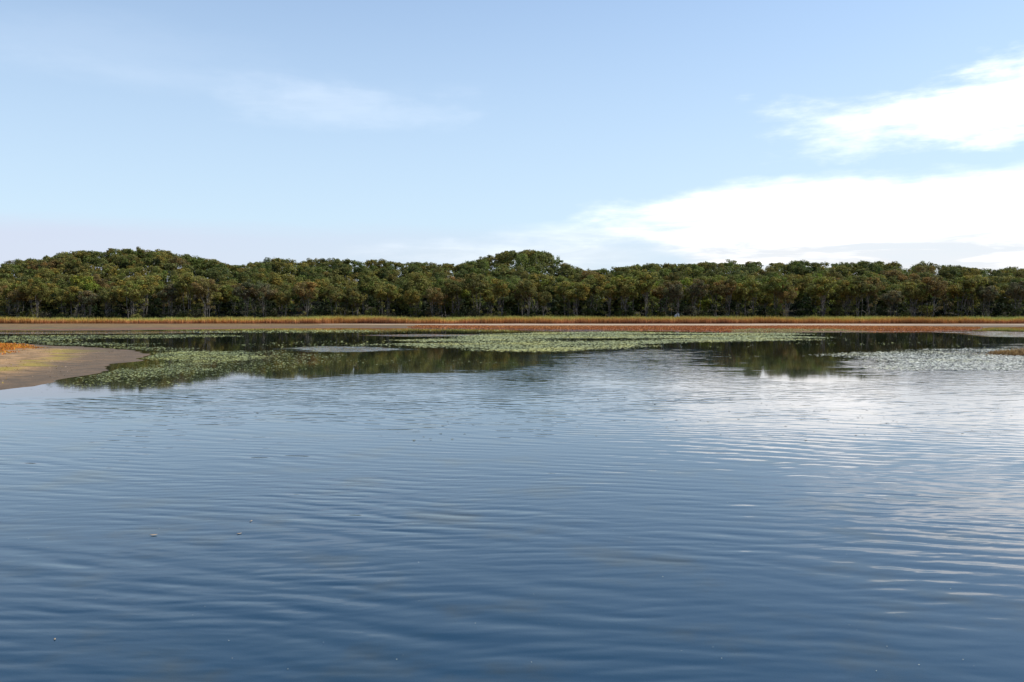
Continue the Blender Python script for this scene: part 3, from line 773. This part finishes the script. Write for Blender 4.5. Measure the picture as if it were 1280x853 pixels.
VAR = {'broad': [build_variant('broad', 100 + i) for i in range(13)], 'edge': [build_variant('edge', 200 + i) for i in range(10)],
       'plume': [build_variant('plume', 300 + i) for i in range(4)], 'snag': [build_variant('snag', 400 + i) for i in range(2)],
       'shrub': [build_variant('shrub', 500 + i) for i in range(6)]}
TONES = {'olive': (0.135, 0.126, 0.038), 'dark green': (0.066, 0.080, 0.028), 'russet': (0.128, 0.096, 0.042), 'yellow-green': (0.15, 0.165, 0.032),
         'leaf-green': (0.118, 0.128, 0.038), 'grey-brown': (0.092, 0.086, 0.055), 'deep olive': (0.100, 0.096, 0.034)}
protos = {}
def make(kind, vi, name, tone, jit):
    """first of a kind is built, later ones are copied with obj.copy()"""
    key = (kind, vi)
    if key not in protos:
        tm, cm, H = VAR[kind][vi]
        root = bpy.data.objects.new(name, None); COL.objects.link(root); root.empty_display_size = 0.5
        tr_ = link('trunk', tm, root); cr = link('crown', cm, root)
        protos[key] = (root, tr_, cr)
    else:
        r0, t0, c0 = protos[key]
        root = r0.copy(); COL.objects.link(root)
        for kname in ('group', 'label', 'category'):
            if kname in root: del root[kname]
        tr_ = t0.copy(); cr = c0.copy()
        for ch in (tr_, cr): COL.objects.link(ch); ch.parent = root
    cr.color = tuple(np.clip(np.array(TONES[tone]) * jit, 0, 1)) + (1,)
    return root

specs = []
ROWS = [(208.0, 44, 'edge'), (214.0, 42, 'edge'), (223, 38, 'broad'), (235, 38, 'broad'), (249, 38, 'broad'), (266, 42, 'broad'), (284, 48, 'broad')]
for ri, (D, cnt_, kind) in enumerate(ROWS):
    step = 1330.0 / cnt_
    for i in range(cnt_):
        px = -22 + (i + 0.5 + random.uniform(-0.33, 0.33) + (0.5 if ri % 2 else 0.0)) * step
        if px > 1310: continue
        d = D + random.uniform(-0.32, 0.32) * (6 if ri < 2 else 12)
        if ri == 0: d = max(d, 207.0)
        x = (px - 640) / F * d
        sc = random.uniform(0.72, 1.10) if ri < 3 else random.uniform(0.90, 1.07)
        kd = kind
        nzt = vnoise(np.array([px * 0.02 + ri * 3.1]), np.array([ri * 1.7]), 1.0, 90)[0] * 0.6 + random.uniform(-0.55, 0.55)
        left = px < 300
        if ri >= 5 and 600 < px < 705: kd = 'plume'; tone = 'leaf-green' if random.random() < 0.6 else 'olive'
        elif ri == 0: tone = random.choices(['olive', 'russet', 'deep olive', 'grey-brown', 'leaf-green'], [5, 2, 3, 2, 1])[0]
        elif ri == 1: tone = random.choices(['olive', 'russet', 'yellow-green', 'deep olive', 'leaf-green'], [5, 2, 1, 2, 2])[0]
        elif left: tone = random.choices(['olive', 'russet', 'dark green', 'leaf-green', 'deep olive'], [6, 2.5, 2.5, 1, 2])[0] if ri < 5 else random.choices(['olive', 'russet', 'deep olive', 'dark green'], [6, 3, 2, 1])[0]
        elif px < 600: tone = random.choices(['dark green', 'deep olive', 'leaf-green', 'olive'], [6, 2, 2, 1])[0] if ri > 3 else random.choices(['olive', 'leaf-green', 'russet', 'dark green'], [4, 3, 1, 2])[0]
        else: tone = random.choices(['dark green', 'deep olive', 'leaf-green', 'olive', 'russet', 'yellow-green'], [3.5, 2.5, 4, 2, 1.2, 0.8])[0]
        specs.append(dict(px=px, x=x, y=d, row=ri, kind=kd, tone=tone, sc=sc, v=random.randrange(len(VAR[kd]))))
for px, d, sc in ((735, 292, 0.92), (748, 290, 0.80), (710, 291, 0.72), (95, 291, 0.0), (574, 288, 0.0)):
    if sc: specs.append(dict(px=px, x=(px - 640) / F * d, y=d, row=6, kind='snag', tone='dark green', sc=sc, v=random.randrange(2)))
ORD = ['leftmost', 'second', 'third', 'fourth', 'fifth', 'sixth', 'seventh', 'eighth', 'ninth', 'tenth', 'eleventh', 'twelfth', 'thirteenth', 'fourteenth', 'fifteenth']
def section(px):
    for lim, nm in ((150, "left half of left hill"), (300, "right half of left hill"), (450, 'just right of left hill'), (600, 'left of the central dome'),
                    (705, 'at the central dome'), (860, 'around the notch right of dome'), (1070, 'middle of right ridge')):
        if px < lim: return nm
    return 'right end of ridge'
ROWN = ['at the wood front', 'just behind the wood front', 'low on the slope', 'midway up the slope', 'upper slope', 'just below the skyline', 'on the skyline']
KN = {'broad': ('broadleaf_tree', 'broadleaf tree'), 'edge': ('edge_tree', 'bare-stemmed tree'), 'plume': ('plume_tree', 'upright feathery tree'), 'snag': ('sparse_spire_tree', 'thin sparse spire tree')}
groups = {}
for s in specs: groups.setdefault((s['tone'], s['kind'], s['row'], section(s['px'])), []).append(s)
for key, L in groups.items():
    L.sort(key=lambda s: s['px'])
    tone, kind, row, sec = key
    for i, s in enumerate(L):
        nm = KN[kind][1]
        if len(L) == 1: s['label'] = f"{tone} {nm} {ROWN[row]}, {sec}"
        else:
            o_ = ORD[i] if i < len(L) - 1 or len(L) == 2 and i == 0 else 'rightmost'
            s['label'] = f"{o_} {tone} {nm} {ROWN[row]}, {sec}"
for s in specs:
    r = make(s['kind'], s['v'], KN[s['kind']][0], s['tone'], random.uniform(0.82, 1.2))
    r.name = KN[s['kind']][0]
    zz = float(gz(s['x'], s['y']))
    # canopy follows the skyline of the photograph on the back rows
    r.location = (s['x'], s['y'], zz - 0.05)
    r.rotation_euler = (0, 0, random.uniform(0, 6.28))
    wsc = s['sc'] * random.uniform(0.92, 1.18) if s['kind'] != 'snag' else s['sc']
    if s['row'] >= 4 and s['kind'] != 'snag':
        s['sc'] = (10.7 + random.uniform(-0.5, 0.5) + (0.9 if s['kind'] == 'plume' else 0)) / VAR[s['kind']][s['v']][2]
    r.scale = (wsc, wsc, s['sc'])
    tag(r, s['label'], 'tree', 'trees of the wood beyond the lake')

# the rest of the wood: crowns packed between the trees one can tell apart
R = np.random.default_rng(21)
cen, rad, cnt_, tin, base_t = [], [], [], [], []
for i in range(620):
    d = R.uniform(226, 293) if i % 2 else R.uniform(272, 293)
    x = (R.uniform(-0.64, 0.64) if i < 570 else R.uniform(-0.035, 0.045)) * d
    top = float(gz(x, d)) + 10.5 + R.uniform(-0.7, 0.45) - (1.2 if d < 268 else 0) + (0.9 if -0.035 < x / d < 0.045 and d > 268 else 0)
    tt = R.random(); w = R.uniform(1.6, 2.7)
    for q in range(11):
        ph = R.uniform(0, 6.28); rr = w * math.sqrt(R.random()) * 0.85
        cen.append(np.array([x + math.cos(ph) * rr, d + math.sin(ph) * rr, top - 0.75 - 0.16 * rr * rr - (R.uniform(0, 3.2) if q > 4 else R.uniform(0, 0.5))]))
        r_ = R.uniform(0.45, 1.0); rad.append(r_); cnt_.append(int(66 * r_)); tin.append(min(1, max(0, tt + R.uniform(-0.2, 0.2))))
for i in range(1700):
    d = R.uniform(262, 292); x = (-0.64 + 1.28 * (i % 340 + R.random()) / 340) * d
    r_ = R.uniform(0.9, 1.7)
    cen.append(np.array([x, d, float(gz(x, d)) + 0.4 + 8.0 * ((i // 340 + R.random()) / 5)])); rad.append(r_); cnt_.append(int(46 * r_)); tin.append(R.random() * 0.6)
V, f_, tn, lv = leaves_on(cen, rad, cnt_, tin, R, 0.22)
o = link('packed_wood_canopy', mesh_np('packed_wood_canopy', V, f_, LEAF, False, {'tint': ('FLOAT', tn), 'leafv': ('FLOAT', lv)}))
o.color = (0.098, 0.102, 0.034, 1)
tag(o, 'close packed small crowns filling the wood between its larger trees', 'canopy', kind='stuff')

# shrubs at the foot of the wood
sh = []
for i in range(46):
    px = -15 + (i + random.uniform(0.1, 0.9)) * 1310 / 46
    d = random.uniform(206.6, 209.5)
    sh.append(dict(px=px, x=(px - 640) / F * d, y=d, tone=random.choice(['deep olive', 'leaf-green', 'grey-brown', 'olive', 'dark green']), sc=random.uniform(0.8, 1.35)))
groups = {}
for s in sh: groups.setdefault((s['tone'], section(s['px'])), []).append(s)
for (tone, sec), L in groups.items():
    L.sort(key=lambda s: s['px'])
    for i, s in enumerate(L):
        s['label'] = (f"{tone} shrub behind the reeds, {sec}" if len(L) == 1 else f"{ORD[i] if i < len(L)-1 or i == 0 else 'rightmost'} {tone} shrub behind the reeds, {sec}")
for s in sh:
    r = make('shrub', random.randrange(6), 'shrub', s['tone'], random.uniform(0.5, 0.85)); r.name = 'shrub'  # lower tone range: shade at the wood's foot put into the shrub colour
    r.location = (s['x'], s['y'], float(gz(s['x'], s['y'])) - 0.05); r.rotation_euler = (0, 0, random.uniform(0, 6.28)); r.scale = (s['sc'],) * 3
    tag(r, s['label'], 'shrub', 'shrubs along the foot of the wood')

# dense undergrowth between the trunks; the wood's inner shade is put into its colour
R = np.random.default_rng(9)
cen, rad, cnt_, tin = [], [], [], []
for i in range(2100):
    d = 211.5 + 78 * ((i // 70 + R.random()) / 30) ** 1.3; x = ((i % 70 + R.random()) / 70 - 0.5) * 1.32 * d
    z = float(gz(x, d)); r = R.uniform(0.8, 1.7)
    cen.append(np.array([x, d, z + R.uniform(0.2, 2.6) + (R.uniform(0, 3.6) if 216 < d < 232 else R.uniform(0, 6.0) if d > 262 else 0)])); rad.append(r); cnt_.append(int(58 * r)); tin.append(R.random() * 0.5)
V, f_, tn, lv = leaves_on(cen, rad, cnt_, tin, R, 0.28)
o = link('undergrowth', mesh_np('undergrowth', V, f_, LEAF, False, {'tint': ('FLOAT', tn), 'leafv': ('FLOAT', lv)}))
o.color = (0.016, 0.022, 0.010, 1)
tag(o, 'leafy undergrowth between the trunks, coloured dark for the shade inside the wood', 'undergrowth', kind='stuff')
# small dark stump at the water's edge
stm, k = mat_new('wet_wood')
pos = k.node('ShaderNodeTexCoord').outputs['Object']
finish(k, principled(k, k.mix(k.noise(pos, 12, 4), (0.012, 0.010, 0.008), (0.04, 0.03, 0.022)), 0.6, 0.3).outputs[0])
V, T = join([tube([(0, 0, -0.4), (0.02, 0, 0.1), (0.0, 0.02, 0.30), (0.05, 0.02, 0.42)], [0.20, 0.17, 0.15, 0.07], 9), tube([(0.05, 0, 0.18), (0.28, 0.02, 0.34)], [0.07, 0.03], 6)])
o = link('stump', mesh_np('stump', V, T, stm, True))
q = at(1051, 417.2); o.location = (q[0], q[1], 0.0); o.scale = (0.6, 0.6, 0.6)
tag(o, 'small dark stump standing in the water below the rust-red strip', 'stump')
